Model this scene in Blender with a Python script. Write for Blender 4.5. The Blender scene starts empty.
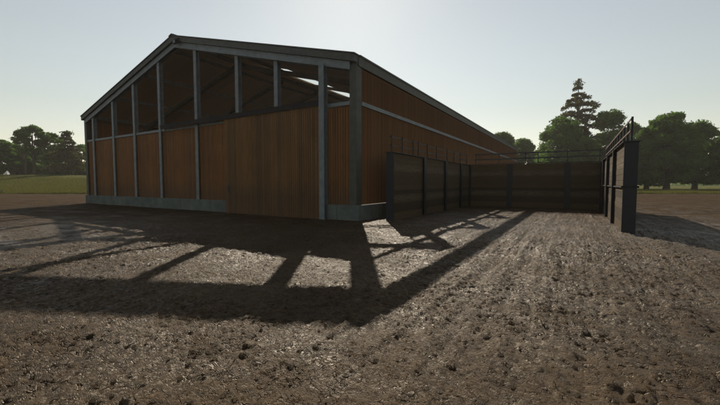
import bpy, math, random
import numpy as np
from mathutils import Vector

random.seed(7)
rng = np.random.default_rng(11)
scene = bpy.context.scene
COL = scene.collection

# ------------------------------------------------------------------ helpers
def tag(o, label=None, cat=None, group=None, kind=None):
    if label: o['label'] = label
    if cat: o['category'] = cat
    if group: o['group'] = group
    if kind: o['kind'] = kind
    return o

def empty(name, loc, label=None, cat=None, group=None):
    o = bpy.data.objects.new(name, None)
    COL.objects.link(o)
    o.location = loc
    o.empty_display_size = 0.3
    return tag(o, label, cat, group)

class MB:
    """collects world-space geometry, then links it as one mesh object"""
    def __init__(s): s.v = []; s.f = []
    def raw(s, vs, fs):
        b = len(s.v); s.v += [tuple(v) for v in vs]; s.f += [tuple(b + i for i in f) for f in fs]
        return s
    def box(s, x0, x1, y0, y1, z0, z1):
        vs = [(x, y, z) for z in (z0, z1) for y in (y0, y1) for x in (x0, x1)]
        return s.raw(vs, [(0,2,3,1),(4,5,7,6),(0,1,5,4),(2,6,7,3),(0,4,6,2),(1,3,7,5)])
    def beam(s, p, q, w, h, up=(0,0,1)):
        p = Vector(p); q = Vector(q); d = (q - p).normalized(); u = Vector(up)
        a = d.cross(u).normalized(); b = a.cross(d).normalized()
        vs = [e + a*(i*w/2) + b*(j*h/2) for e in (p, q) for j in (-1, 1) for i in (-1, 1)]
        return s.raw(vs, [(0,1,3,2),(4,6,7,5),(0,4,5,1),(2,3,7,6),(0,2,6,4),(1,5,7,3)])
    def prism_y(s, poly, y0, y1):      # polygon in XZ, extruded along Y
        n = len(poly)
        vs = [(x, y0, z) for x, z in poly] + [(x, y1, z) for x, z in poly]
        fs = [tuple(range(n)), tuple(range(2*n-1, n-1, -1))]
        fs += [(i, i+n, (i+1) % n + n, (i+1) % n) for i in range(n)]
        return s.raw(vs, fs)
    def prism_z(s, poly, z0, z1):      # polygon in XY, extruded along Z
        n = len(poly)
        vs = [(x, y, z0) for x, y in poly] + [(x, y, z1) for x, y in poly]
        fs = [tuple(range(n-1, -1, -1)), tuple(range(n, 2*n))]
        fs += [(i, (i+1) % n, (i+1) % n + n, i+n) for i in range(n)]
        return s.raw(vs, fs)
    def ibeam_z(s, cx, cy, w, d, z0, z1, tf=.03, tw=.03, web='y'):
        # flanges across the web direction; web runs along `web`
        if web == 'y':
            poly = [(-w/2,-d/2),(w/2,-d/2),(w/2,-d/2+tf),(tw/2,-d/2+tf),(tw/2,d/2-tf),(w/2,d/2-tf),(w/2,d/2),
                    (-w/2,d/2),(-w/2,d/2-tf),(-tw/2,d/2-tf),(-tw/2,-d/2+tf),(-w/2,-d/2+tf)]
        else:
            poly = [(-d/2,-w/2),(-d/2+tf,-w/2),(-d/2+tf,-tw/2),(d/2-tf,-tw/2),(d/2-tf,-w/2),(d/2,-w/2),(d/2,w/2),
                    (d/2-tf,w/2),(d/2-tf,tw/2),(-d/2+tf,tw/2),(-d/2+tf,w/2),(-d/2,w/2)]
        return s.prism_z([(cx+a, cy+b) for a, b in poly], z0, z1)
    def tube(s, pts, rads, n=8):
        rings = []
        for k, p in enumerate(pts):
            p = Vector(p)
            d = (Vector(pts[min(k+1, len(pts)-1)]) - Vector(pts[max(k-1, 0)])).normalized()
            a = d.cross(Vector((.3, .9, .2))).normalized(); b = d.cross(a)
            rings.append([p + (a*math.cos(2*math.pi*i/n) + b*math.sin(2*math.pi*i/n))*rads[k] for i in range(n)])
        vs = [v for r in rings for v in r]; fs = []
        for k in range(len(pts)-1):
            for i in range(n):
                j = (i+1) % n
                fs.append((k*n+i, k*n+j, (k+1)*n+j, (k+1)*n+i))
        fs.append(tuple(range(n-1, -1, -1))); fs.append(tuple((len(pts)-1)*n+i for i in range(n)))
        return s.raw(vs, fs)
    def build(s, name, mat, parent=None, smooth=False, bevel=0):
        off = Vector((0, 0, 0))
        p = parent
        while p is not None: off += p.location; p = p.parent
        me = bpy.data.meshes.new(name)
        me.from_pydata([tuple(Vector(v) - off) for v in s.v], [], s.f)
        me.materials.append(mat)
        if smooth: me.polygons.foreach_set('use_smooth', [True]*len(me.polygons))
        me.update()
        o = bpy.data.objects.new(name, me); COL.objects.link(o)
        if parent is not None: o.parent = parent
        if bevel:
            b = o.modifiers.new('bevel', 'BEVEL'); b.width = bevel; b.segments = 1; b.limit_method = 'ANGLE'
        return o

# ------------------------------------------------------------------ materials
def newmat(name):
    m = bpy.data.materials.new(name); m.use_nodes = True
    nt = m.node_tree; nt.nodes.clear()
    out = nt.nodes.new('ShaderNodeOutputMaterial')
    bs = nt.nodes.new('ShaderNodeBsdfPrincipled')
    nt.links.new(bs.outputs[0], out.inputs[0])
    return m, nt, bs, out
def N(nt, t, **k):
    n = nt.nodes.new(t)
    for a, b in k.items():
        if a in n.inputs: n.inputs[a].default_value = b
        else: setattr(n, a, b)
    return n
def L(nt, a, b): nt.links.new(a, b)
def coords(nt, scale=(1,1,1), out='Object', loc=(0,0,0)):
    tc = N(nt, 'ShaderNodeTexCoord'); mp = N(nt, 'ShaderNodeMapping')
    mp.inputs['Scale'].default_value = scale; mp.inputs['Location'].default_value = loc
    L(nt, tc.outputs[out], mp.inputs[0]); return mp.outputs[0]
def noise(nt, vec, scale, detail=6, rough=.6, dist=0):
    n = N(nt, 'ShaderNodeTexNoise'); n.inputs['Scale'].default_value = scale
    n.inputs['Detail'].default_value = detail; n.inputs['Roughness'].default_value = rough
    n.inputs['Distortion'].default_value = dist
    L(nt, vec, n.inputs['Vector']); return n.outputs['Fac']
def ramp(nt, fac, stops):
    r = N(nt, 'ShaderNodeValToRGB'); cr = r.color_ramp
    while len(cr.elements) < len(stops): cr.elements.new(.5)
    for e, (p, c) in zip(cr.elements, stops):
        e.position = p; e.color = (*c, 1) if len(c) == 3 else c
    L(nt, fac, r.inputs[0]); return r.outputs[0]
def mix(nt, fac, a, b, mode='MIX'):
    n = N(nt, 'ShaderNodeMix', data_type='RGBA', blend_type=mode)
    for s, v in ((n.inputs[0], fac), (n.inputs[6], a), (n.inputs[7], b)):
        if hasattr(v, 'links') or hasattr(v, 'is_linked'): L(nt, v, s)
        elif isinstance(v, (int, float)): s.default_value = v
        else: s.default_value = (*v, 1)
    return n.outputs[2]
def math_(nt, op, a, b=None, c=None, clamp=False):
    n = N(nt, 'ShaderNodeMath', operation=op); n.use_clamp = clamp
    for i, v in enumerate((a, b, c)):
        if v is None: continue
        if isinstance(v, (int, float)): n.inputs[i].default_value = v
        else: L(nt, v, n.inputs[i])
    return n.outputs[0]
def bump(nt, bs, h, strength=.4, dist=.02):
    b = N(nt, 'ShaderNodeBump'); b.inputs['Strength'].default_value = strength; b.inputs['Distance'].default_value = dist
    L(nt, h, b.inputs['Height']); L(nt, b.outputs[0], bs.inputs['Normal']); return b
def setspec(bs, rough, spec=.4, metal=0):
    bs.inputs['Roughness'].default_value = rough
    bs.inputs['Specular IOR Level'].default_value = spec
    bs.inputs['Metallic'].default_value = metal

def wood_boards(name, c0, c1, c2, grain=(14, 14, .7), rough=.75):
    m, nt, bs, _ = newmat(name)
    v = coords(nt, grain)
    g = noise(nt, v, 3, 6, .65, .3)
    geo = N(nt, 'ShaderNodeNewGeometry')
    isl = geo.outputs['Random Per Island']
    base = ramp(nt, isl, [(0, c0), (.5, c1), (1, c2)])
    col = mix(nt, .75, base, ramp(nt, g, [(.25, (.45,.42,.4)), (.55, (.9,.9,.9)), (.8, (1.15,1.1,1.05))]), 'MULTIPLY')
    st = noise(nt, coords(nt, (.5,.5,.35)), 1.4, 5, .6)
    col = mix(nt, .5, col, ramp(nt, st, [(.35, (.6,.58,.55)), (.6, (1,1,1))]), 'MULTIPLY')
    sp = N(nt, 'ShaderNodeSeparateXYZ'); L(nt, coords(nt), sp.inputs[0])
    sh = noise(nt, coords(nt, (2.2, 2.2, .8)), 2, 6, .7)
    k = math_(nt, 'SUBTRACT', math_(nt, 'ADD', 1.25, math_(nt, 'MULTIPLY', sh, 1.3)), sp.outputs[2])
    k = math_(nt, 'MULTIPLY', math_(nt, 'DIVIDE', k, .9, clamp=True), .45)
    col = mix(nt, k, col, (.060,.045,.030))
    L(nt, col, bs.inputs['Base Color']); setspec(bs, rough, .25)
    bump(nt, bs, g, .35, .01)
    return m

def wood_stripes_y(name, c0, c1, c2, pitch=.15, joints=True):
    """vertical boards told apart along the wall's length"""
    m, nt, bs, _ = newmat(name)
    tc = N(nt, 'ShaderNodeTexCoord'); sp = N(nt, 'ShaderNodeSeparateXYZ'); L(nt, tc.outputs['Object'], sp.inputs[0])
    cell = math_(nt, 'FLOOR', math_(nt, 'DIVIDE', sp.outputs[1], pitch))
    wn = N(nt, 'ShaderNodeTexWhiteNoise', noise_dimensions='1D'); L(nt, cell, wn.inputs['W'])
    base = ramp(nt, wn.outputs['Value'], [(0, c0), (.5, c1), (1, c2)])
    g = noise(nt, coords(nt, (14, 14, .7)), 3, 6, .65, .3)
    col = mix(nt, .7, base, ramp(nt, g, [(.25, (.45,.42,.4)), (.55, (.9,.9,.9)), (.8, (1.1,1.1,1.05))]), 'MULTIPLY')
    fr = math_(nt, 'FRACT', math_(nt, 'DIVIDE', sp.outputs[1], pitch))
    joint = math_(nt, 'LESS_THAN', fr, .1 if joints else -1)
    col = mix(nt, joint, col, (.035,.02,.012))
    cell4 = math_(nt, 'FRACT', math_(nt, 'DIVIDE', sp.outputs[1], pitch*8))
    j2 = math_(nt, 'LESS_THAN', cell4, .03 if joints else -1)
    col = mix(nt, j2, col, (.02,.012,.008))
    L(nt, col, bs.inputs['Base Color']); setspec(bs, .85, .15)
    return m

def metal_paint(name, c, c2, rough=.5, metal=0, spots=3.):
    m, nt, bs, _ = newmat(name)
    v = coords(nt, (1, 1, 1))
    a = noise(nt, v, spots, 8, .7)
    b = noise(nt, v, spots*9, 5, .7)
    col = mix(nt, ramp(nt, a, [(.38, (0,0,0)), (.62, (1,1,1))]), c, c2)
    col = mix(nt, .5, col, ramp(nt, b, [(.3, (.65,.65,.65)), (.7, (1.15,1.15,1.15))]), 'MULTIPLY')
    L(nt, col, bs.inputs['Base Color']); setspec(bs, rough, .4, metal)
    bump(nt, bs, b, .2, .004)
    return m

M = {}
M['wood'] = wood_boards('orange_brown_boards', (.185,.082,.026), (.245,.110,.036), (.155,.076,.032))
M['doorwood'] = wood_boards('door_boards', (.165,.086,.032), (.220,.114,.042), (.130,.074,.034))
M['sidewood'] = wood_stripes_y('side_boards', (.27,.13,.05), (.32,.155,.06), (.22,.105,.041))
M['roofwood'] = wood_stripes_y('roof_underside_boards', (.33,.215,.105), (.37,.24,.118), (.30,.195,.095), .9, False)
M['steel'] = metal_paint('weathered_galvanised_steel', (.19,.215,.225), (.125,.145,.155), .55, .25)
M['steeldark'] = metal_paint('dull_grey_trim', (.085,.085,.08), (.055,.055,.05), .6, .1, 6)
M['frame'] = metal_paint('brownish_frame_steel', (.085,.085,.07), (.06,.06,.05), .6, .2)
M['track'] = metal_paint('dark_track_steel', (.008,.007,.006), (.014,.010,.008), .8)
M['cap'] = metal_paint('roof_cap_dark', (.05,.05,.05), (.035,.035,.035), .6)
M['navy'] = metal_paint('dark_blue_black_steel', (.010,.012,.019), (.007,.008,.012), .5, .1, 5)
M['rust'] = metal_paint('rusty_rail_steel', (.16,.075,.045), (.08,.05,.04), .8, 0, 6)

def concrete():
    m, nt, bs, _ = newmat('mossy_concrete')
    v = coords(nt, (1,1,1))
    a = noise(nt, v, 1.2, 8, .65); b = noise(nt, v, 14, 6, .7)
    col = ramp(nt, a, [(.3, (.075,.088,.08)), (.5, (.115,.13,.12)), (.7, (.15,.165,.15))])
    col = mix(nt, .6, col, ramp(nt, b, [(.3, (.6,.6,.6)), (.7, (1.1,1.1,1.1))]), 'MULTIPLY')
    sp = N(nt, 'ShaderNodeSeparateXYZ'); L(nt, v, sp.inputs[0])
    s = math_(nt, 'ADD', sp.outputs[0], sp.outputs[1])
    j = math_(nt, 'LESS_THAN', math_(nt, 'FRACT', math_(nt, 'DIVIDE', s, 3.1)), .008)
    col = mix(nt, j, col, (.03,.032,.03))
    L(nt, col, bs.inputs['Base Color']); setspec(bs, .85, .25); bump(nt, bs, b, .5, .01)
    return m
M['concrete'] = concrete()

def planks():
    m, nt, bs, _ = newmat('horizontal_sleepers')
    tc = N(nt, 'ShaderNodeTexCoord'); sp = N(nt, 'ShaderNodeSeparateXYZ'); L(nt, tc.outputs['Object'], sp.inputs[0])
    geo = N(nt, 'ShaderNodeNewGeometry'); isl = geo.outputs['Random Per Island']
    base = ramp(nt, isl, [(0, (.066,.045,.023)), (.5, (.100,.069,.035)), (1, (.047,.033,.018))])
    g = noise(nt, coords(nt, (1.2, 1.2, 22)), 2.5, 8, .7, .2)
    col = mix(nt, .8, base, ramp(nt, g, [(.28, (.4,.38,.36)), (.5, (.9,.9,.9)), (.72, (1.35,1.3,1.25))]), 'MULTIPLY')
    # pale scuffed bands at bumper heights
    for zc in (1.02, 2.42):
        d = math_(nt, 'ABSOLUTE', math_(nt, 'SUBTRACT', sp.outputs[2], zc))
        k = math_(nt, 'SUBTRACT', 1, math_(nt, 'DIVIDE', d, .22), clamp=True)
        k = math_(nt, 'MULTIPLY', k, math_(nt, 'MULTIPLY', ramp(nt, g, [(.42, (0,0,0)), (.6, (1,1,1))]), .32))
        col = mix(nt, k, col, (.34,.30,.24))
    L(nt, col, bs.inputs['Base Color']); setspec(bs, .8, .2); bump(nt, bs, g, .5, .012)
    return m
M['planks'] = planks()

def glass():
    m, nt, bs, out = newmat('clear_roof_pane')
    nt.nodes.remove(bs)
    t = N(nt, 'ShaderNodeBsdfTransparent'); t.inputs[0].default_value = (.93,.94,.93,1)
    g = N(nt, 'ShaderNodeBsdfGlossy'); g.inputs['Roughness'].default_value = .1
    mx = N(nt, 'ShaderNodeMixShader'); mx.inputs[0].default_value = .05
    L(nt, t.outputs[0], mx.inputs[1]); L(nt, g.outputs[0], mx.inputs[2]); L(nt, mx.outputs[0], out.inputs[0])
    return m
M['pane'] = glass()

def leafmat(name, dark, light, trans=(.10,.16,.03), tf=.35):
    m, nt, bs, out = newmat(name)
    geo = N(nt, 'ShaderNodeNewGeometry')
    big = noise(nt, coords(nt, (1,1,1)), .35, 3, .6)
    f = math_(nt, 'ADD', math_(nt, 'MULTIPLY', geo.outputs['Random Per Island'], .5), math_(nt, 'MULTIPLY', big, .6))
    col = ramp(nt, f, [(.2, dark), (.85, light)])
    L(nt, col, bs.inputs['Base Color']); setspec(bs, .7, .12)
    tr = N(nt, 'ShaderNodeBsdfTranslucent'); tr.inputs[0].default_value = (*trans, 1)
    mx = N(nt, 'ShaderNodeMixShader'); mx.inputs[0].default_value = tf
    L(nt, bs.outputs[0], mx.inputs[1]); L(nt, tr.outputs[0], mx.inputs[2]); L(nt, mx.outputs[0], out.inputs[0])
    return m
M['leaf'] = leafmat('broadleaf_foliage', (.028,.058,.014), (.065,.12,.028), (.13,.25,.035), .42)
M['leaf2'] = leafmat('bright_broadleaf_foliage', (.04,.075,.018), (.09,.145,.038), (.17,.28,.045), .45)
M['needle'] = leafmat('conifer_foliage', (.034,.040,.014), (.060,.060,.020), (.11,.11,.02), .3)
M['grassblade'] = leafmat('grass_blades', (.070,.076,.018), (.115,.110,.030), (.14,.14,.03), .35)
def bark():
    m, nt, bs, _ = newmat('bark')
    g = noise(nt, coords(nt, (4,4,.8)), 2, 6, .7)
    L(nt, ramp(nt, g, [(.3, (.03,.024,.018)), (.7, (.085,.068,.05))]), bs.inputs['Base Color']); setspec(bs, .9, .2)
    return m
M['bark'] = bark()
def plain(name, c, rough=.6):
    m, nt, bs, _ = newmat(name)
    g = noise(nt, coords(nt), 9, 4, .6)
    L(nt, mix(nt, .4, c, ramp(nt, g, [(.3, (.75,.75,.75)), (.7, (1.1,1.1,1.1))]), 'MULTIPLY'), bs.inputs['Base Color']); setspec(bs, rough, .3)
    return m
M['white'] = plain('white_coat', (.75,.73,.68), .8)
M['lampglass'] = plain('lamp_glass', (.12,.13,.14), .2)

# ------------------------------------------------------------------ frame of reference (metres; +Y runs along the barn's long side)
H = 1.7
YAW = math.radians(31.7)
FW = np.array([-math.sin(YAW), math.cos(YAW)]); RT = np.array([math.cos(YAW), math.sin(YAW)])
SUN = Vector((-.855, 1.30, 1.0)).normalized()      # towards the sun

def hash2(ix, iy, seed):
    n = (ix.astype(np.int64)*374761393 + iy.astype(np.int64)*668265263 + seed*974634777) & 0xffffffff
    n = ((n ^ (n >> 13))*1274126177) & 0xffffffff
    n = ((n ^ (n >> 16))*2246822519) & 0xffffffff
    return ((n ^ (n >> 15)) & 0xffff)/65535.0
def vnoise(x, y, seed):
    ix = np.floor(x); iy = np.floor(y); fx = x-ix; fy = y-iy
    ux = fx*fx*fx*(fx*(fx*6-15)+10); uy = fy*fy*fy*(fy*(fy*6-15)+10)
    a = hash2(ix, iy, seed); b = hash2(ix+1, iy, seed); c = hash2(ix, iy+1, seed); d = hash2(ix+1, iy+1, seed)
    return (a*(1-ux)+b*ux)*(1-uy) + (c*(1-ux)+d*ux)*uy
def fbm(x, y, octs, seed, gain=.5):
    s = 0; a = 1; t = 0
    for k in range(octs):
        c, sn = math.cos(.9*k+.4), math.sin(.9*k+.4)
        s = s + a*vnoise((x*c-y*sn)*2**k+17.3*k, (x*sn+y*c)*2**k-9.1*k, seed+k); t += a; a *= gain
    return s/t
def sstep(a, b, x):
    t = np.clip((x-a)/(b-a), 0, 1); return t*t*(3-2*t)

def land(x, y):
    """broad lie of the land"""
    dep = x*FW[0]+y*FW[1]; lat = x*RT[0]+y*RT[1]
    rise = sstep(56, 105, dep)*sstep(-18, -48, lat)*(4.3 - .9*sstep(-95, -55, lat))
    return rise
def field_edge(x, y):
    dep = x*FW[0]+y*FW[1]
    return dep - 57.5 + 1.0*(fbm(x*.12, y*.12, 3, 5)-.5) + .8*(fbm(x*.8, y*.8, 2, 9)-.5)

def ground_z(X, Y):
    near = np.exp(-np.maximum(0, np.hypot(X, Y)-14)/30)
    wx = X + .35*(fbm(X*.9, Y*.9, 3, 21)-.5); wy = Y + .35*(fbm(X*.9+7, Y*.9, 3, 22)-.5)
    z = .05*(fbm(X*.18, Y*.18, 4, 1)-.5)
    rough = sstep(.36, .62, fbm(X*.45+3, Y*.3, 3, 33))          # where it is churned
    r1 = 1-np.abs(2*fbm(wx*1.7, wy*2.2, 4, 2)-1)
    r2 = 1-np.abs(2*fbm(wx*4.2, wy*4.8, 4, 3)-1)
    clod = fbm(wx*7, wy*8, 4, 4, .55)
    crust = sstep(.50, .56, fbm(wx*3.1, wy*4.0, 4, 12, .55))
    sm = .6+.4*rough
    z = z + sm*(.018*(r1**3-.4) + .026*(r2**2-.4) + .034*(clod-.5) + .014*crust)
    # torn, overlapping scabs of mud: steep on one side, shallow on the other
    ax = wx*5.5+1.6*fbm(X*2.1, Y*2.1, 3, 61); ay = wy*7.0+1.6*fbm(X*2.1+9, Y*2.1, 3, 62)
    def crest(n, p): return (1-np.abs(2*n-1))**p
    z = z + sm*.030*crest(fbm(ax*.9, ay*.9, 3, 63, .5), 5)*sstep(.30, .55, fbm(X*1.3, Y*1.3, 3, 64))
    z = z + sm*.024*crest(fbm(ax*2.2+5, ay*2.0, 3, 65, .55), 4)
    z = z + .014*crest(fbm(ax*4.6+1, ay*4.0, 2, 66, .55), 3)
    t1 = fbm(ax*.8+3, ay*.8, 3, 67, .5)*4; saw = t1-np.floor(t1)
    z = z + .010*np.minimum(saw, (1-saw)*5)
    z = z + .030*(fbm(X*15, Y*17, 3, 6, .65)-.5)
    # branching cracks between the scabs
    c1 = fbm(wx*3.4+5, wy*4.4, 4, 81, .55); c2 = fbm(wx*8+5, wy*10, 3, 82, .55)
    cm = sstep(.38, .6, fbm(X*1.1, Y*1.1, 3, 83))
    z = z - .020*np.exp(-((c1-.5)/.022)**2)*cm - .006*np.exp(-((c2-.5)/.022)**2)
    z = .05*(fbm(X*.18, Y*.18, 4, 1)-.5) + .80*(z-.05*(fbm(X*.18, Y*.18, 4, 1)-.5))
    # long drawn-out furrows where machines run in and out of the pen
    lane = sstep(-4.6, -2.2, X+.12*Y*0)*(1-sstep(5.5, 8, X))
    wob = .25*(fbm(X*.2, Y*.15, 2, 70)-.5)
    fur = fbm((X+wob)*4.5, Y*.38, 4, 71, .6)
    z = z + (.25+.75*lane)*.10*(fur-.5)
    for cx in (-.75, 1.05, -3.1, -1.35, 3.2):
        dd = X-cx-.25*(fbm(Y*.12+cx, Y*0+cx, 2, 8)-.5)
        rut = np.exp(-(dd/.19)**2)
        lug = .5+.5*np.sin((Y+np.abs(dd)*1.2)*2*math.pi/.22)
        m = sstep(1.5, 5, Y)*(1-sstep(60, 75, Y))
        z = z + m*.7*(-.030*rut*(.6+.4*fbm(X*2, Y*.6, 2, 31)) + .008*rut*lug + .020*np.exp(-((np.abs(dd)-.30)/.09)**2)*(fbm(X*3, Y*3, 3, 30)))
    z = z*np.clip(near, .3, 1)
    g = sstep(-.6, .6, field_edge(X, Y))
    z = z + land(X, Y) + g*.05
    # settle flat where the barn stands, with a little mud banked against the walls
    dx = np.maximum(np.maximum(-35.6-X, X+8.2), 0); dy = np.maximum(np.maximum(13.2-Y, Y-62), 0)
    dist = np.hypot(dx, dy)
    z = z*(.2+.8*sstep(0, .5, dist)) + .05*np.exp(-dist/.25)*fbm(X*1.3, Y*1.3, 3, 90)
    return z, g, rough

def build_ground():
    def axis(lo, f0, f1, hi, step, g=1.045):
        c = list(np.arange(f0, f1+1e-6, step))
        d = step; v = c[-1]
        while v < hi: d = min(d*g, 60); v += d; c.append(v)
        d = step; v = c[0]; pre = []
        while v > lo: d = min(d*g, 60); v -= d; pre.append(v)
        return np.array(pre[::-1]+c)
    xs = axis(-1800, -9.5, 4.8, 1800, .025, 1.03); ys = axis(-1500, 1.0, 11.0, 2200, .025, 1.03)
    X, Y = np.meshgrid(xs, ys)
    z, g, rough = ground_z(X, Y)
    ny, nx = X.shape
    co = np.stack([X, Y, z], -1).reshape(-1, 3).astype(np.float32)
    idx = np.arange(nx*ny, dtype=np.int32).reshape(ny, nx)
    q = np.stack([idx[:-1, :-1], idx[:-1, 1:], idx[1:, 1:], idx[1:, :-1]], -1).reshape(-1, 4)
    me = bpy.data.meshes.new('ground')
    me.vertices.add(len(co)); me.vertices.foreach_set('co', co.ravel())
    me.loops.add(q.size); me.loops.foreach_set('vertex_index', q.ravel())
    me.polygons.add(len(q)); me.polygons.foreach_set('loop_start', np.arange(0, q.size, 4, dtype=np.int32))
    me.polygons.foreach_set('use_smooth', np.ones(len(q), dtype=bool))
    at = me.attributes.new('grassy', 'FLOAT', 'POINT'); at.data.foreach_set('value', g.ravel().astype(np.float32))
    wet = .6*sstep(.52, .66, fbm(X*1.3+40, Y*1.6+3, 4, 50))+.4*sstep(.60, .68, fbm(X*2.6+4, Y*1.9+13, 4, 51, .6))
    wet = wet*(1-sstep(22, 40, np.hypot(X+4, Y-10)))
    at = me.attributes.new('wet', 'FLOAT', 'POINT'); at.data.foreach_set('value', wet.ravel().astype(np.float32))
    damp = 1-sstep(9, 26, np.hypot(X+2.5, Y-5))          # the trodden yard holds water, the far soil is dry
    at = me.attributes.new('damp', 'FLOAT', 'POINT'); at.data.foreach_set('value', damp.ravel().astype(np.float32))
    me.update(calc_edges=True)
    # material
    m, nt, bs, _ = newmat('mud_and_field')
    v = coords(nt, (1,1,1))
    a = noise(nt, v, .5, 8, .6); b = noise(nt, v, 7, 8, .7); c = noise(nt, v, 45, 6, .75)
    mud = ramp(nt, a, [(.3, (.062,.036,.017)), (.5, (.083,.051,.025)), (.68, (.107,.069,.036))])
    mud = mix(nt, .85, mud, ramp(nt, b, [(.3, (.5,.48,.46)), (.5, (.95,.95,.95)), (.72, (1.4,1.38,1.32))]), 'MULTIPLY')
    mud = mix(nt, .7, mud, ramp(nt, c, [(.3, (.6,.6,.6)), (.68, (1.3,1.3,1.28))]), 'MULTIPLY')
    mud = mix(nt, .8, mud, ramp(nt, noise(nt, coords(nt, (1, 1.5, 1)), 12, 7, .75, 1.0), [(.34, (.3,.28,.26)), (.44, (.85,.85,.85)), (.6, (1.05,1.05,1.05)), (.72, (1.9,1.88,1.8))]), 'MULTIPLY')
    mud = mix(nt, .6, mud, ramp(nt, noise(nt, coords(nt, (1, .35, 1)), .9, 7, .7, .5), [(.35, (.62,.60,.58)), (.5, (1,1,1)), (.65, (1.35,1.32,1.28))]), 'MULTIPLY')
    # bits of straw and pale stones
    vo = N(nt, 'ShaderNodeTexVoronoi'); L(nt, coords(nt, (14, 22, 1)), vo.inputs['Vector']); vo.inputs['Scale'].default_value = 1.7
    stw = math_(nt, 'LESS_THAN', vo.outputs['Distance'], .10)
    mud = mix(nt, math_(nt, 'MULTIPLY', stw, .35), mud, (.20,.16,.10))
    ag = N(nt, 'ShaderNodeAttribute', attribute_name='grassy'); aw = N(nt, 'ShaderNodeAttribute', attribute_name='wet')
    mud = mix(nt, math_(nt, 'MULTIPLY', aw.outputs['Fac'], .35), mud, (.030,.022,.015))
    gr = ramp(nt, noise(nt, v, .22, 8, .65), [(.3, (.075,.085,.022)), (.5, (.105,.108,.028)), (.7, (.135,.115,.038))])
    gr = mix(nt, .6, gr, ramp(nt, noise(nt, v, 3, 6, .7), [(.3, (.6,.65,.6)), (.7, (1.25,1.2,1.1))]), 'MULTIPLY')
    L(nt, mix(nt, ag.outputs['Fac'], mud, gr), bs.inputs['Base Color'])
    rr = math_(nt, 'SUBTRACT', .50, math_(nt, 'MULTIPLY', aw.outputs['Fac'], .18))
    tiny = math_(nt, 'GREATER_THAN', noise(nt, coords(nt, (1, 1.4, 1), loc=(3, 7, 0)), 2.3, 5, .6), .66)
    rr = math_(nt, 'SUBTRACT', rr, math_(nt, 'MULTIPLY', tiny, .16))
    rr = math_(nt, 'ADD', rr, math_(nt, 'MULTIPLY', math_(nt, 'SUBTRACT', b, .5), .35))
    dry = N(nt, 'ShaderNodeAttribute', attribute_name='damp').outputs['Fac']
    rr = math_(nt, 'ADD', rr, math_(nt, 'MULTIPLY', math_(nt, 'SUBTRACT', 1, dry), .3))
    rr = math_(nt, 'MAXIMUM', rr, math_(nt, 'MULTIPLY', ag.outputs['Fac'], .95), clamp=True)
    L(nt, rr, bs.inputs['Roughness']); ad = N(nt, 'ShaderNodeAttribute', attribute_name='damp')
    L(nt, math_(nt, 'ADD', math_(nt, 'MULTIPLY', aw.outputs['Fac'], .14), math_(nt, 'MULTIPLY_ADD', ad.outputs['Fac'], .18, .04)), bs.inputs['Specular IOR Level']); bs.inputs['Specular Tint'].default_value = (.95, .76, .54, 1)
    lo = noise(nt, coords(nt, (1, 1.6, 1)), 1.6, 8, .72, .4)
    hgt = math_(nt, 'ADD', math_(nt, 'MULTIPLY', b, 1.3), math_(nt, 'MULTIPLY', c, .4))
    hgt = math_(nt, 'ADD', hgt, math_(nt, 'MULTIPLY', lo, 2.2))
    for sc, wd, am, ox in ((3.2, .022, .55, 0), (7.5, .035, .38, 11)):
        n1 = noise(nt, coords(nt, (1, 1.7, 1), loc=(ox, 3, 0)), sc, 4, .5, 1.1)
        ck = math_(nt, 'DIVIDE', math_(nt, 'ABSOLUTE', math_(nt, 'SUBTRACT', n1, .5)), wd, clamp=True)
        msk = ramp(nt, noise(nt, coords(nt, (1, 1, 1), loc=(0, ox, 5)), .9, 3, .6), [(.40, (0,0,0)), (.55, (1,1,1))])
        ck = math_(nt, 'MULTIPLY', math_(nt, 'SUBTRACT', 1, ck), msk)
        hgt = math_(nt, 'SUBTRACT', hgt, math_(nt, 'MULTIPLY', ck, am*2))
    bump(nt, bs, hgt, 1.0, .055)
    me.materials.append(m); M['mud'] = m
    o = bpy.data.objects.new('ground', me); COL.objects.link(o)
    tag(o, kind='structure')
build_ground()

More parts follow.
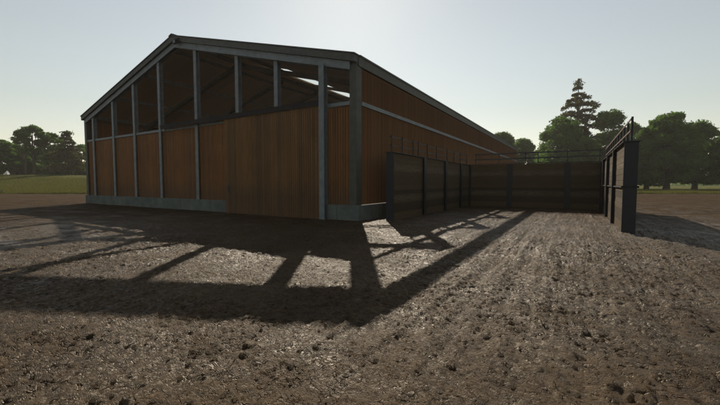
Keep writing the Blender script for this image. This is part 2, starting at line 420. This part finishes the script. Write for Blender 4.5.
def clods():
    r = np.random.default_rng(31); n = 1500
    x = r.uniform(-11, 7, n); y = 1.2+r.uniform(0, 1, n)**1.25*15
    dens = fbm(x*.8, y*.8, 3, 44); k = r.uniform(0, 1, n) < sstep(.35, .65, dens)+.15
    x = x[k]; y = y[k]; k = ~((x < -7.9) & (y > 12.9)); x = x[k]; y = y[k]; n = len(x)
    z, _, _ = ground_z(x, y)
    s = .006+.015*r.uniform(0, 1, n)**3
    base = np.array([(1,0,0),(.3,.95,0),(-.8,.6,0),(-.8,-.6,0),(.3,-.95,0),(0,0,1)], float)
    th = r.uniform(0, 6.28, n); c, sn = np.cos(th), np.sin(th)
    P = base[None]*r.uniform(.6, 1.3, (n, 6, 1))*np.stack([s*r.uniform(.8, 2.0, n), s*r.uniform(.6, 1.1, n), s*r.uniform(.25, .6, n)], 1)[:, None, :]
    P[:, 5, :2] += r.normal(size=(n, 2))*(s*.35)[:, None]
    Q = P.copy(); Q[..., 0] = P[..., 0]*c[:, None]-P[..., 1]*sn[:, None]+x[:, None]; Q[..., 1] = P[..., 0]*sn[:, None]+P[..., 1]*c[:, None]+y[:, None]
    Q[..., 2] += z[:, None]-.003
    F = np.array([(0,1,5),(1,2,5),(2,3,5),(3,4,5),(4,0,5)])[None]+np.arange(n)[:, None, None]*6
    me = bpy.data.meshes.new('mud_clods'); me.vertices.add(6*n); me.vertices.foreach_set('co', Q.astype(np.float32).ravel())
    me.loops.add(15*n); me.loops.foreach_set('vertex_index', F.astype(np.int32).ravel())
    me.polygons.add(5*n); me.polygons.foreach_set('loop_start', np.arange(0, 15*n, 3, dtype=np.int32))
    me.materials.append(M['mud']); me.update(calc_edges=True)
    o = bpy.data.objects.new('mud_clods', me); COL.objects.link(o)
    tag(o, 'loose clods of brown mud lying over the yard', 'mud', kind='stuff')
clods()

# ------------------------------------------------------------------ barn
XL, XR, YF, YB = -35.5, -8.35, 13.3, 62.0
XC = (XL+XR)/2; ZR = 11.0; ZE = 7.33; SL = (ZR-ZE)/(XR-XC)
def rz(x): return ZR - SL*abs(x-XC)
barn = empty('barn', (XC, YF, 0), 'huge orange-brown boarded barn with open steel-framed gable and a long sliding door', 'barn')

# roof and right side shaped as slats along the sun, letting its light through
sx, sz = -.855/math.hypot(.855, 1), 1/math.hypot(.855, 1)
nx_, nz_ = sz, -sx
def slat(mb, cx, cz, c, t, y0, y1):
    p = [(cx+sx*c/2*i+nx_*t/2*j, cz+sz*c/2*i+nz_*t/2*j) for i, j in ((-1,-1),(-1,1),(1,1),(1,-1))]
    mb.prism_y(p, y0, y1)
SKY = [(18.4, 24.7), (25.8, 31.6)]
SKX = (-19.8, -17.3)
def roof_side(side):
    mb = MB(); ang = math.atan(SL)
    up = (-math.cos(ang)*side, math.sin(ang))              # up the slope towards the ridge
    cr = abs(up[0]*sz - up[1]*sx)                          # sin of the angle between slope and slat
    s, c = .052, .25
    pitch = s/cr; th = c*cr
    ln = (XR-XC)/math.cos(ang); n = int((ln-.25)/pitch)
    x0, z0 = (XR if side > 0 else XL), ZE
    for i in range(n):
        d = .12+i*pitch
        cx = x0+up[0]*d; cz = z0+up[1]*d - (th/2+.03)/math.cos(ang)
        if side > 0 and SKX[0] < cx < SKX[1]:
            y = 13.36
            for a, b in SKY:
                slat(mb, cx, cz, c, .0022, y, a); y = b
            slat(mb, cx, cz, c, .0022, y, 61.9)
        else:
            slat(mb, cx, cz, c, .0022, 13.36, 61.9)
    return mb
roof_side(1).build('roof_slope', M['roofwood'], barn)
roof_side(-1).build('roof_slope', M['roofwood'], barn)
mb = MB()
s_, c_ = .016, .22; z = .735
while z < 6.86:
    slat(mb, -8.46, z, c_, .0011, 13.66, 61.9); z += s_/abs(sx)
mb.build('side_cladding', M['sidewood'], barn)
# left and rear walls, boarded
mb = MB(); y = 13.40
while y < 61.6: mb.box(-35.42, -35.36, y, y+.145, .72, 7.0); y += .15
mb.build('side_cladding', M['wood'], barn)
mb = MB(); x = -35.2
while x < -8.8: mb.box(x, x+.145, 61.8, 61.86, .72, rz(x+.07)-.35); x += .15
mb.build('rear_cladding', M['wood'], barn)
# plinths
for nm, b in (('plinth', (-35.72,-17.2,13.18,13.62)), ('plinth', (-10.0,-8.20,13.18,13.62))):
    MB().box(b[0], b[1], b[2], b[3], -.25, .72).build(nm, M['concrete'], barn, bevel=.012)
MB().box(-8.60, -8.22, 13.62, 62.1, -.25, .72).build('plinth', M['concrete'], barn, bevel=.012)
MB().box(-35.72, -35.30, 13.62, 62.1, -.25, .72).build('plinth', M['concrete'], barn)
MB().box(-35.3, -8.6, 61.7, 62.1, -.25, .72).build('plinth', M['concrete'], barn)
# gable posts
PX = [-33.9, -30.5, -27.35, -24.0, -19.95, -16.3, -13.3]
POST_W = .26
def gpost(x, w=POST_W, y0=13.28, z0=.72, top=None):
    t = rz(x)-.62 if top is None else top
    return MB().ibeam_z(x, y0+.13, w, .26, z0, t, .045, .06, 'y')
for i, x in enumerate(PX):
    gpost(x, y0=13.20 if x < -17.5 else 13.30, z0=.722 if x < -17.5 else 5.0).build('post', M['steel'], barn)
MB().ibeam_z(-10.12, 13.13, .30, .30, -.1, rz(-10.12)-.64, .05, .06, 'y').build('post', M['steel'], barn)
# corner posts
for x, s in ((-8.35, -1), (-35.5, 1)):
    a, b = sorted((x, x+s*.36))
    MB().box(a, b, 13.22, 13.34, .722, 6.97).box(*(sorted((x, x+s*.10))), 13.342, 13.66, .722, 6.86)\
        .box(a+.12, b-.12, 13.342, 13.56, .722, 6.86).build('corner_post', M['frame'], barn)
# lower gable boarding between the posts
def boards(x0, x1, z0, z1, y, th=.04, w=.15, gap=.016):
    mb = MB(); n = max(1, round((x1-x0)/w)); st = (x1-x0)/n
    for i in range(n):
        dy = random.uniform(-.004, .004)
        mb.box(x0+i*st+gap/2, x0+(i+1)*st-gap/2, y+dy, y+th+dy, z0, z1)
    mb.box(x0, x1, y+th+.005, y+th+.03, z0, z1)
    return mb
edges = [-35.12, -33.9, -30.5, -27.35, -24.0, -19.95, -17.2]
for a, b in zip(edges, edges[1:]):
    boards(a, b, .72, 5.18, 13.34).build('wall_panel', M['wood'], barn)
boards(-10.0, -8.72, .72, 5.18, 13.34).build('wall_panel', M['wood'], barn)
MB().box(-17.2, -10.0, 13.42, 13.47, -.1, 5.18).build('wall_panel', M['wood'], barn)
# mid rail of the gable, and the pale strip on the long side
MB().box(-35.14, -23.5, 13.26, 13.40, 5.18, 5.34).build('gable_rail', M['steel'], barn)
MB().box(-23.5, -10.27, 13.30, 13.40, 5.18, 5.30).build('gable_rail', M['steel'], barn)
MB().box(-9.97, -8.71, 13.26, 13.40, 5.22, 5.38).build('gable_rail', M['steel'], barn)
MB().box(-8.41, -8.33, 13.67, 61.9, 5.20, 5.38).build('side_rail', M['steel'], barn)
# sliding door and its track
door = boards(-17.12, -10.29, -.03, 5.30, 13.05, .05, .137, .018).build('sliding_door', M['doorwood'], barn)
MB().box(-16.92, -16.76, 13.01, 13.05, 1.15, 1.62).box(-16.87, -16.81, 12.975, 13.01, 1.2, 1.57).build('door_handle', M['steeldark'], door, bevel=.008)
MB().box(-23.55, -10.28, 12.98, 13.17, 5.36, 5.56).box(-23.55, -10.28, 12.98, 13.0, 5.30, 5.36).build('door_track', M['track'], barn)
# barge boards and top chord of the gable
def rake(y0, y1, d0, d1, over=0):
    mb = MB()
    for s, x in ((1, XR+over), (-1, XL-over)):
        ze = ZR-SL*abs(x-XC)
        mb.prism_y([(x, ze-d0), (XC, ZR-d0), (XC, ZR-d1), (x, ze-d1)], y0, y1)
    return mb
def rake_one(name, side, y0, y1, d0, d1, over, mat):
    x = XR+over if side > 0 else XL-over
    ze = ZR-SL*abs(x-XC)
    MB().prism_y([(x, ze-d0), (XC, ZR-d0), (XC, ZR-d1), (x, ze-d1)], y0, y1).build(name, mat, barn)
for s in (1, -1):
    rake_one('barge_board', s, 13.02, 13.34, .03, .34, .02, M['steeldark'])
    rake_one('gable_chord', s, 13.14, 13.215, .342, .70, -.30, M['steel'])
    rake_one('gable_chord', s, 13.345, 13.46, .342, .72, -.02, M['steel'])
    rake_one('roof_edge', s, 12.98, 13.40, -.03, .028, .05, M['cap'])
# ridge cap and eaves beams
MB().prism_y([(XC-.3, ZR-.05), (XC, ZR+.05), (XC+.3, ZR-.05), (XC+.3, ZR), (XC, ZR+.10), (XC-.3, ZR)], 12.95, 62).build('ridge_cap', M['cap'], barn)
MB().box(-8.46, -8.30, 13.345, 62, 6.87, 7.27).box(-8.50, -8.26, 13.41, 62, 7.272, 7.35).build('eaves_beam', M['frame'], barn)
MB().box(-35.56, -35.40, 13.345, 62, 6.87, 7.27).build('eaves_beam', M['frame'], barn)
# portal frames, purlins, braces
for k in range(10):
    y = 18.05+4.65*k
    for s in (1, -1):
        x = XR-.42 if s > 0 else XL+.42
        MB().ibeam_z(x, y, .24, .36, 0, 6.9, .03, .04, 'x').build('portal_column', M['frame'], barn)
        ze = rz(x); dp = .64 if k == 0 or s < 0 else (.36 if k == 1 else .42)
        MB().prism_y([(x, ze-.34), (XC, ZR-.34), (XC, ZR-dp), (x-s*1.6, rz(x-s*1.6)-dp-.02), (x, ze-.95)], y-.13, y+.13).build('portal_rafter', M['frame'], barn)
for off in (.8, 4.55, 8.6, 12.5):
    for s in (1, -1):
        if s > 0 and off > 6: continue
        x = XC+s*off
        MB().box(x-.06, x+.06, 13.45, 18.05 if s > 0 and off > 2 else 61.8, rz(x)-.50, rz(x)-.30).build('purlin', M['steel'], barn)
for k in range(10):
    y = 13.5+4.65*k
    for z0 in (1.35, 4.40):
        for x in (XR-.32, XL+.32):
            if y+4.4 < 61:
                MB().beam((x, y, z0), (x, y+4.3, z0+2.42), .06, .10).build('brace', M['steel'], barn)
# roof panes
for a, b in SKY[:9]:
    x0, x1 = SKX; ang = .10
    MB().raw([(x0-.02, a, rz(x0)-.06), (x1+.02, a, rz(x1)-.06), (x1+.02, b, rz(x1)-.06), (x0-.02, b, rz(x0)-.06),
              (x0-.02, a, rz(x0)-.05), (x1+.02, a, rz(x1)-.05), (x1+.02, b, rz(x1)-.05), (x0-.02, b, rz(x0)-.05)],
             [(0,3,2,1),(4,5,6,7),(0,1,5,4),(2,3,7,6),(1,2,6,5),(0,4,7,3)]).build('roof_pane', M['pane'], barn)
# floodlight under the apex
fl = MB().box(-21.56, -21.14, 12.90, 13.015, 10.36, 10.66).box(-21.50, -21.20, 12.78, 12.90, 10.30, 10.54).build('floodlight', M['track'], barn, bevel=.02)
MB().box(-21.46, -21.24, 12.77, 12.778, 10.33, 10.51).build('lamp_glass', M['lampglass'], fl)

# ------------------------------------------------------------------ pen walls of stacked sleepers between steel posts
def rail_run(parent, axis, fixed, posts, z0, mat, g=.03, t=.09, pmat=None):
    a, b = posts[0], posts[-1]
    fr = empty('railing', (0, 0, 0)); fr.parent = parent
    fr.location = -parent.location
    def build(mb, nm):
        o = mb.build(nm, (pmat or mat) if nm == 'railing_post' else mat, fr); return o
    for p in posts:
        if axis == 'y': build(MB().box(fixed-g, fixed+g, p-g, p+g, z0, z0+.80), 'railing_post')
        else: build(MB().box(p-g, p+g, fixed-g, fixed+g, z0, z0+.80), 'railing_post')
    for zz in (.30, .68):
        if axis == 'y': build(MB().box(fixed-g-.025, fixed-g-.002, a-.1, b+.1, z0+zz, z0+zz+t), 'rail')
        else: build(MB().box(a-.1, b+.1, fixed-g-.025, fixed-g-.002, z0+zz, z0+zz+t), 'rail')
def sleepers(axis, a, b, f0, f1, z1):
    mb = MB(); z = -.05; k = 0
    n = 15; h = (z1+.05)/n
    for i in range(n):
        j = random.uniform(-.006, .006); z0 = -.05+i*h
        if axis == 'y': mb.box(f0+j, f1+j, a, b, z0+.004, z0+h-.004)
        else: mb.box(a, b, f0+j, f1+j, z0+.004, z0+h-.004)
    # core behind the joints
    if axis == 'y': mb.box(f0+.03, f1-.03, a, b, -.05, z1)
    else: mb.box(a, b, f0+.03, f1-.03, -.05, z1)
    return mb
HT = 3.07
def wall_y(name, label, x0, x1, posts, rails, railx, end_plate, band=False, railmat=None):
    w = empty(name, ((x0+x1)/2, posts[0], 0), label, 'wall', 'timber walls of the pen')
    pw = .30
    for a, b in zip(posts, posts[1:]):
        sleepers('y', a+.02, b-.02, x0+.05, x1-.05, HT).build('timber_panel', M['planks'], w)
    for i, p in enumerate(posts[1:]):
        MB().ibeam_z((x0+x1)/2, p, pw, x1-x0+.14, -.1, HT+.01, .03, .03, 'x').build('post', M['navy'], w)
    MB().box(x0, x1, posts[0]-.03, posts[0]+.019, -.1, HT-.002).box(x0+.1, x1-.1, posts[0]+.02, posts[0]+.1, -.1, HT-.02).build('end_plate', M['navy'], w)
    MB().box(x0-.045, x1+.045, posts[0]-.07, posts[-1], HT+.012, HT+.042).build('cap', M['navy'], w)
    if band:
        MB().box(x0-.05, x1+.05, posts[0]-.06, posts[0]-.032, 1.55, 1.62).box(x0-.02, x0+.03, posts[0]-.03, posts[-1], 1.56, 1.61)\
            .box(x1-.03, x1+.02, posts[0]-.03, posts[-1], 1.56, 1.61).build('band', M['track'], w)
    rail_run(w, 'y', railx, rails, HT+.042, railmat or M['rust'], *((.03, .055, M['navy']) if band else (.024, .05)))
    return w
wall_y('timber_wall', 'dark timber wall of the pen standing along the barn side', -7.36, -6.98, [14.2, 17.85, 21.4, 24.8, 27.3],
       [14.35, 15.5, 16.8, 17.5, 18.8, 20.3, 22.3, 23.8, 25.3, 27.1], -7.18, True, railmat=M['navy'])
wall_y('timber_wall', 'free-standing timber wall with dark blue end post and sunlit tan inner face', 1.31, 1.69, [14.7, 18.2, 21.8, 25.3, 27.3],
       [14.75, 15.9, 17.05, 18.2, 19.4, 20.6, 21.8, 23, 24.2, 25.3, 26.4], 1.50, True, band=True)
w = empty('timber_wall', (-2.8, 27.5, 0), 'dark timber wall closing the far end of the pen below the trees', 'wall', 'timber walls of the pen')
bp = [-7.15, -4.15, -.56, 1.5]
for a, b in zip(bp, bp[1:]):
    sleepers('x', a+.02, b-.02, 27.35, 27.68, HT).build('timber_panel', M['planks'], w)
for p in bp: MB().ibeam_z(p, 27.52, .36, .50, -.1, HT+.01, .03, .03, 'y').build('post', M['navy'], w)
MB().box(-7.3, 1.69, 27.30, 27.74, HT+.043, HT+.072).build('cap', M['navy'], w)
rail_run(w, 'x', 27.5, [-6.6, -4.92, -3.15, -2.36, -.6, 1.19], HT+.072, M['cap'])

# ------------------------------------------------------------------ trees
def at(px, dep):
    lat = (px-360)/351*dep
    return float(FW[0]*dep+RT[0]*lat), float(FW[1]*dep+RT[1]*lat)

def leaf_mesh(name, cen, nrm_sz, mat, parent, elong=1.5):
    n = len(cen)
    a = rng.normal(size=(n, 3)); a /= np.linalg.norm(a, axis=1)[:, None]
    b = rng.normal(size=(n, 3)); b -= (a*b).sum(1)[:, None]*a; b /= np.linalg.norm(b, axis=1)[:, None]
    s = nrm_sz[:, None]
    c = np.cross(a, b)
    v = np.stack([cen-a*s*elong/2, cen-b*s/2+c*s*.15, cen+a*s*elong/2, cen+b*s/2+c*s*.15], 1).reshape(-1, 3)
    off = np.array(parent.location)
    v = (v-off).astype(np.float32)
    me = bpy.data.meshes.new(name)
    me.vertices.add(4*n); me.vertices.foreach_set('co', v.ravel())
    me.loops.add(4*n); me.loops.foreach_set('vertex_index', np.arange(4*n, dtype=np.int32))
    me.polygons.add(n); me.polygons.foreach_set('loop_start', np.arange(0, 4*n, 4, dtype=np.int32))
    me.materials.append(mat); me.update(calc_edges=True)
    o = bpy.data.objects.new(name, me); COL.objects.link(o); o.parent = parent
    return o

def broadleaf(name, px, dep, h, rad, label, group, crown_lo=.22, n_cl=70, leaves=150, lsz=.42, mat='leaf', trunks=1, flat=1.0, squash=(1, 1)):
    x, y = at(px, dep); z0 = float(land(np.array([x]), np.array([y]))[0])
    t = empty(name, (x, y, z0-.1), label, 'tree', group)
    mb = MB(); base = Vector((x, y, z0-.2)); cz = z0+h*crown_lo
    tr = h*.028
    lean = Vector((random.uniform(-.06, .06), random.uniform(-.06, .06), 1))
    mb.tube([base, base+lean*h*.12, base+lean*h*.35, base+lean*h*.6, base+lean*h*.85], [tr*1.5, tr, tr*.8, tr*.5, tr*.12], 9)
    cc = np.array([x, y, z0+h*(crown_lo+1)/2]); rv = h*(1-crown_lo)/2
    cl = []
    zl0 = z0+h*crown_lo; zh = h*(1-crown_lo)
    n_l = [(rng.uniform(-.45, .45), rng.uniform(-.45, .45), rng.uniform(.45, .72)) for _ in range(6)]
    lowz = .3 if name == 'pine_tree' else .12
    while len(cl) < n_cl:
        zn = rng.uniform(.02, 1)
        R = math.sqrt(max(0, 1-(max(0, zn-lowz)/(1-lowz))**2))*(.80+.2*min(1, zn/.3))
        a = rng.uniform(0, 2*math.pi); u = rng.uniform(0, 1)**.38*R
        px_, py_ = u*math.cos(a), u*math.sin(a)
        top = .90+.10*max(math.exp(-((px_-lx)**2+(py_-ly)**2)/.08) for lx, ly, _ in n_l)
        q = np.array([x+px_*rad*squash[0]*.93, y+py_*rad*squash[1]*.93, zl0+zn*top*zh*.95])
        cl.append((q, rng.uniform(.12, .23)*rad))
    for q, r in cl[:14]:
        f = random.uniform(.3, .65); s0 = base+lean*h*f
        md = s0*.5+Vector(q)*.5+Vector((0, 0, -.04*h))
        mb.tube([s0, md, Vector(q)], [tr*.4, tr*.25, tr*.06], 5)
    mb.build('trunk', M['bark'], t, smooth=True)
    cs, ss = [], []
    for q, r in cl:
        k = int(leaves*rng.uniform(.6, 1.3))
        d = rng.normal(size=(k, 3)); d /= np.linalg.norm(d, axis=1)[:, None]
        rr = r*rng.uniform(.35, 1, k)**.6*rng.uniform(.8, 1.25, k)
        cs.append(q+d*rr[:, None]*np.array([1.15, 1.15, .72])); ss.append(rng.uniform(.5, 1.2, k)*lsz)
    leaf_mesh('crown', np.concatenate(cs), np.concatenate(ss), M[mat], t)
    return t

def conifer(name, px, dep, h, rad, label, group, tiers=13, ragged=1.0, lsz=.35, bare=.12):
    x, y = at(px, dep); z0 = float(land(np.array([x]), np.array([y]))[0])
    t = empty(name, (x, y, z0-.1), label, 'tree', group)
    base = Vector((x, y, z0-.2)); mb = MB()
    mb.tube([base, base+Vector((0, 0, h*.5)), base+Vector((0, 0, h*.98))], [h*.018, h*.011, h*.002], 8)
    cs, ss = [], []
    for i in range(tiers):
        f = min(1, max(0, (i+random.uniform(-.25, .25))/(tiers-1))); z = z0+h*(bare+(1-bare-.03)*f)
        R = rad*(1-f)**.75*random.uniform(.75, 1.15)+.2
        nb = random.randint(5, 7); a0 = random.uniform(0, 6.3)
        for b in range(nb):
            a = a0+b*2*math.pi/nb+random.uniform(-.3, .3); r = R*random.uniform(.4, 1.2)
            if random.random() < .12*ragged: continue
            tip = Vector((x+math.cos(a)*r, y+math.sin(a)*r, z-.05*r+random.uniform(-.2, .3)))
            st = Vector((x, y, z+.1)); mid = st*.5+tip*.5+Vector((0, 0, .08*r))
            mb.tube([st, mid, tip], [h*.004, h*.003, .01], 4)
            k = int(52*r)+18
            u = rng.uniform(.12, 1.05, k)
            P = np.array(st)[None]*(1-u)[:, None]+np.array(tip)[None]*u[:, None]
            P[:, 2] += .15*r*np.sin(u*math.pi)
            wd = np.minimum(.28*r, 1.0)*(.35+.65*np.sin(np.clip(u, 0, 1)*math.pi*.9))
            P += rng.normal(size=(k, 3))*np.stack([wd*.5, wd*.5, np.full(k, .12+.035*r)], 1)
            cs.append(P); ss.append(rng.uniform(.5, 1.2, k)*lsz)
    # leader
    k = 220; P = np.tile(np.array([x, y, z0+h*.945]), (k, 1))+rng.normal(size=(k, 3))*np.array([.6, .6, h*.02]); cs.append(P); ss.append(np.full(k, lsz*.8))
    mb.build('trunk', M['bark'], t, smooth=True)
    leaf_mesh('crown', np.concatenate(cs), np.concatenate(ss), M['needle'], t)
    return t

def hgt(ytop, dep, px=360, zb=0): return (183.5-ytop)/351*dep+H-zb
GR = 'trees on the right beyond the yard'; GL = 'trees on the rise to the left'
# right-hand group
broadleaf('broadleaf_tree', 666, 92, hgt(111, 92), 8.0, 'broad round tree nearest to the right of the free-standing wall', GR, .10, 190, 230, .40)
broadleaf('broadleaf_tree', 694, 96, hgt(120, 96), 7.0, 'broad tree overlapping the right flank of the tall round one', GR, .09, 170, 220, .40)
broadleaf('broadleaf_tree', 727, 88, hgt(118, 88), 4.6, 'bright green tree cut off by the right edge of the picture', GR, .08, 60, 150, .40, mat='leaf2')
broadleaf('broadleaf_tree', 607, 104, hgt(109, 104), 7.6, 'tree rising just left of the railing on the free-standing wall', GR, .1, 150, 210, .40)
broadleaf('broadleaf_tree', 630, 108, hgt(122, 108), 6.0, 'lower tree behind the railing of the free-standing wall', GR, .1, 120, 200, .40)
broadleaf('broadleaf_tree', 561, 100, hgt(116, 100), 8.2, 'rounded tree at the foot of the tall conifer', GR, .08, 180, 220, .40)
broadleaf('broadleaf_tree', 585, 94, hgt(136, 94), 5.0, 'low bushy tree between two taller crowns behind the pen', GR, .06, 60, 150, .4, mat='leaf2')
broadleaf('broadleaf_tree', 646, 101, hgt(127, 101), 6.0, 'tree filling the gap just right of the dark blue end post', GR, .06, 130, 200, .40)
conifer('conifer', 575, 112, hgt(79.5, 112), 9.4, 'tall conifer standing above the broadleaf crowns behind the pen', GR, 13, 1.8, .45, .3)
broadleaf('broadleaf_tree', 503, 118, hgt(129, 118), 6.0, 'rounded tree showing just above the far end of the barn roof', GR, .1, 170, 200, .42)
broadleaf('broadleaf_tree', 522, 122, hgt(138, 122), 6.2, 'lower tree in the gap between barn roof and pen trees', GR, .1, 170, 200, .42)
broadleaf('broadleaf_tree', 543, 112, hgt(146, 112), 5.4, 'small tree filling the gap left of the rounded crown', GR, .05, 110, 170, .42, mat='leaf2')
# left-hand group on the rise
def zl(px, dep):
    x, y = at(px, dep); return float(land(np.array([x]), np.array([y]))[0])
def lh(ytop, px, dep): return hgt(ytop, dep)-zl(px, dep)
broadleaf('pine_tree', 36, 106, lh(126.5, 36, 106), 4.6, 'flat-topped tree with the highest crown on the rise to the left', GL, .62, 55, 120, .40, squash=(1, 1))
broadleaf('pine_tree', 52, 109, lh(133, 52, 109), 4.0, 'flat-topped tree just right of the highest one on the rise', GL, .55, 45, 120, .40)
broadleaf('pine_tree', 27, 104, lh(137, 27, 104), 3.0, 'small flat crown on the left flank of the highest tree', GL, .6, 22, 110, .38)
conifer('conifer', 70, 104, lh(131, 70, 104), 4.6, 'ragged conifer nearest to the left corner of the barn', GL, 11, 1.6, .42, .12)
broadleaf('broadleaf_tree', 3, 108, lh(140, 3, 108), 5.0, 'dark tree at the left edge of the picture', GL, .1, 110, 170, .42)
broadleaf('broadleaf_tree', 18, 112, lh(143, 18, 112), 4.8, 'low dark tree second from the left edge on the rise', GL, .08, 110, 170, .42)
broadleaf('broadleaf_tree', 38, 118, lh(147, 38, 118), 5.0, 'low dark tree beneath the highest flat crown', GL, .05, 110, 170, .42)
broadleaf('broadleaf_tree', 58, 114, lh(145, 58, 114), 4.6, 'dark tree between the flat-topped pair and the ragged conifer', GL, .05, 65, 130, .42)
broadleaf('broadleaf_tree', 82, 116, lh(144, 82, 116), 4.6, 'dark tree partly hidden by the left corner of the barn', GL, .08, 65, 130, .42)

# hedges and undergrowth far off, reading as one mass
def scrub(name, segs, h, mat, n, seed):
    r = np.random.default_rng(seed); cs = []; ss = []
    for px0, px1, d0, d1, hh in segs:
        k = n; px = r.uniform(px0, px1, k); dep = r.uniform(d0, d1, k)
        lat = (px-360)/351*dep
        x = FW[0]*dep+RT[0]*lat; y = FW[1]*dep+RT[1]*lat
        top = hh*(.45+.75*fbm(px*.15, dep*.05, 3, seed))
        z = land(x, y)+r.uniform(0, 1, k)**.8*top
        cs.append(np.stack([x, y, z], 1)); ss.append(r.uniform(.3, .8, k))
    o = empty('tmp', (0, 0, 0)); m = leaf_mesh(name, np.concatenate(cs), np.concatenate(ss), mat, o)
    m.parent = None; bpy.data.objects.remove(o)
    tag(m, kind='stuff'); return m
h_ = scrub('undergrowth', [(-40, 110, 112, 128, 4.2)], 3, M['leaf'], 26000, 3)
tag(h_, 'brushy undergrowth below the trees on the left rise', 'undergrowth')
h_ = scrub('distant_wood', [(440, 800, 230, 270, 9)], 9, M['leaf'], 30000, 4)
tag(h_, 'low far-off wood seen between the trunks on the right', 'wood')

# grass along the near edge of the field
def grass():
    n = 90000
    r = np.random.default_rng(8)
    px = np.concatenate([r.uniform(-30, 100, n//2), r.uniform(560, 760, n//2)])
    dep = 57+r.uniform(0, 1, n)**1.6*34
    lat = (px-360)/351*dep
    x = FW[0]*dep+RT[0]*lat; y = FW[1]*dep+RT[1]*lat
    ok = field_edge(x, y) > -.2; x = x[ok]; y = y[ok]; n = len(x)
    z = land(x, y)+.03; h = r.uniform(.12, .42, n)*(.6+.8*fbm(x*.3, y*.3, 2, 77))
    a = r.uniform(0, 6.28, n); w = r.uniform(.02, .05, n)
    dx = np.cos(a)*w; dy = np.sin(a)*w; lx = r.normal(size=n)*.08; ly = r.normal(size=n)*.08
    v = np.stack([np.stack([x-dx, y-dy, z], 1), np.stack([x+dx, y+dy, z], 1), np.stack([x+lx, y+ly, z+h], 1)], 1).reshape(-1, 3).astype(np.float32)
    me = bpy.data.meshes.new('grass'); me.vertices.add(3*n); me.vertices.foreach_set('co', v.ravel())
    me.loops.add(3*n); me.loops.foreach_set('vertex_index', np.arange(3*n, dtype=np.int32))
    me.polygons.add(n); me.polygons.foreach_set('loop_start', np.arange(0, 3*n, 3, dtype=np.int32))
    me.materials.append(M['grassblade']); me.update(calc_edges=True)
    o = bpy.data.objects.new('grass', me); COL.objects.link(o)
    tag(o, 'green grass growing along the near edge of the field', 'grass', kind='stuff')
grass()

# ------------------------------------------------------------------ small things far left
def boulder(px, dep, label):
    x, y = at(px, dep); z = float(land(np.array([x]), np.array([y]))[0])
    mb = MB(); n = 10; rings = []
    prof = [(.0, .0), (.55, .02), (.62, .35), (.5, .75), (.28, 1.05), (.04, 1.15)]
    vs = []; fs = []
    for j, (r, h) in enumerate(prof):
        for i in range(n):
            a = 2*math.pi*i/n; rr = r*(1+.25*math.sin(3*a+j)+random.uniform(-.08, .08))*1.0
            vs.append((x+rr*math.cos(a)*1.1, y+rr*math.sin(a), z-.05+h*.8*(1+.3*math.cos(a-1))))
    for j in range(len(prof)-1):
        for i in range(n):
            k = (i+1) % n; fs.append((j*n+i, j*n+k, (j+1)*n+k, (j+1)*n+i))
    mb.raw(vs, fs); o = mb.build('boulder', M['white'], None, smooth=False)
    return tag(o, label, 'rock')
boulder(7.5, 100, 'small pale boulder at the top of the left field below the dark trees')
x, y = at(1.8, 58.5)
o = MB().box(x-.09, x+.09, y-.09, y+.09, -.1, .55).prism_z([(x-.11, y-.11), (x+.11, y-.11), (x+.11, y+.11), (x-.11, y+.11)], .552, .60).build('marker_post', M['concrete'])
tag(o, 'short grey marker post at the edge of the left field', 'post')

# ------------------------------------------------------------------ air
HAZE = 0.0003
if HAZE:
    o = MB().box(-420, 420, -160, 420, -2.2, 46).build('haze', bpy.data.materials.new('haze'))
    m = o.data.materials[0]; m.use_nodes = True; m.node_tree.nodes.clear()
    out = m.node_tree.nodes.new('ShaderNodeOutputMaterial'); pv = m.node_tree.nodes.new('ShaderNodeVolumePrincipled')
    pv.inputs['Color'].default_value = (.96, .92, .84, 1); pv.inputs['Density'].default_value = HAZE; pv.inputs['Anisotropy'].default_value = .35
    m.node_tree.links.new(pv.outputs[0], out.inputs['Volume'])
    tag(o, 'thin pale haze in the air', 'haze', kind='stuff')

# ------------------------------------------------------------------ light
w = bpy.data.worlds.new('World'); scene.world = w; w.use_nodes = True
nt = w.node_tree; bg = nt.nodes['Background']
sky = nt.nodes.new('ShaderNodeTexSky'); sky.sky_type = 'NISHITA'; sky.sun_disc = False
sky.sun_elevation = math.asin(SUN.z); sky.sun_rotation = math.atan2(SUN.x, SUN.y)
sky.air_density = 1.6; sky.dust_density = 0.25; sky.ozone_density = 1.0; sky.altitude = 100
hs = nt.nodes.new('ShaderNodeHueSaturation'); hs.inputs['Saturation'].default_value = .5
nt.links.new(sky.outputs[0], hs.inputs['Color']); tn = nt.nodes.new('ShaderNodeMix'); tn.data_type = 'RGBA'; tn.blend_type = 'MULTIPLY'; tn.inputs[0].default_value = 1; tn.inputs[7].default_value = (1, .985, .94, 1)
nt.links.new(hs.outputs[0], tn.inputs[6]); nt.links.new(tn.outputs[2], bg.inputs[0]); bg.inputs[1].default_value = .094
sl = bpy.data.lights.new('sun', 'SUN'); sl.energy = 5; sl.angle = math.radians(.5); sl.color = (1, .89, .73)
so = bpy.data.objects.new('sun', sl); COL.objects.link(so)
so.rotation_euler = SUN.to_track_quat('Z', 'Y').to_euler(); so.location = SUN*60

# ------------------------------------------------------------------ camera
cam = bpy.data.cameras.new('camera'); co = bpy.data.objects.new('camera', cam); COL.objects.link(co)
cam.sensor_fit = 'HORIZONTAL'; cam.sensor_width = 36; cam.lens = 36*351/720
cam.clip_start = .05; cam.clip_end = 6000
co.location = (0, 0, H)
co.rotation_euler = (math.radians(90)-math.atan(19/351), 0, YAW)
scene.camera = co

scene.render.engine = 'CYCLES'
scene.view_settings.view_transform = 'Standard'; scene.view_settings.look = 'None'
scene.view_settings.exposure = 0; scene.view_settings.gamma = 1
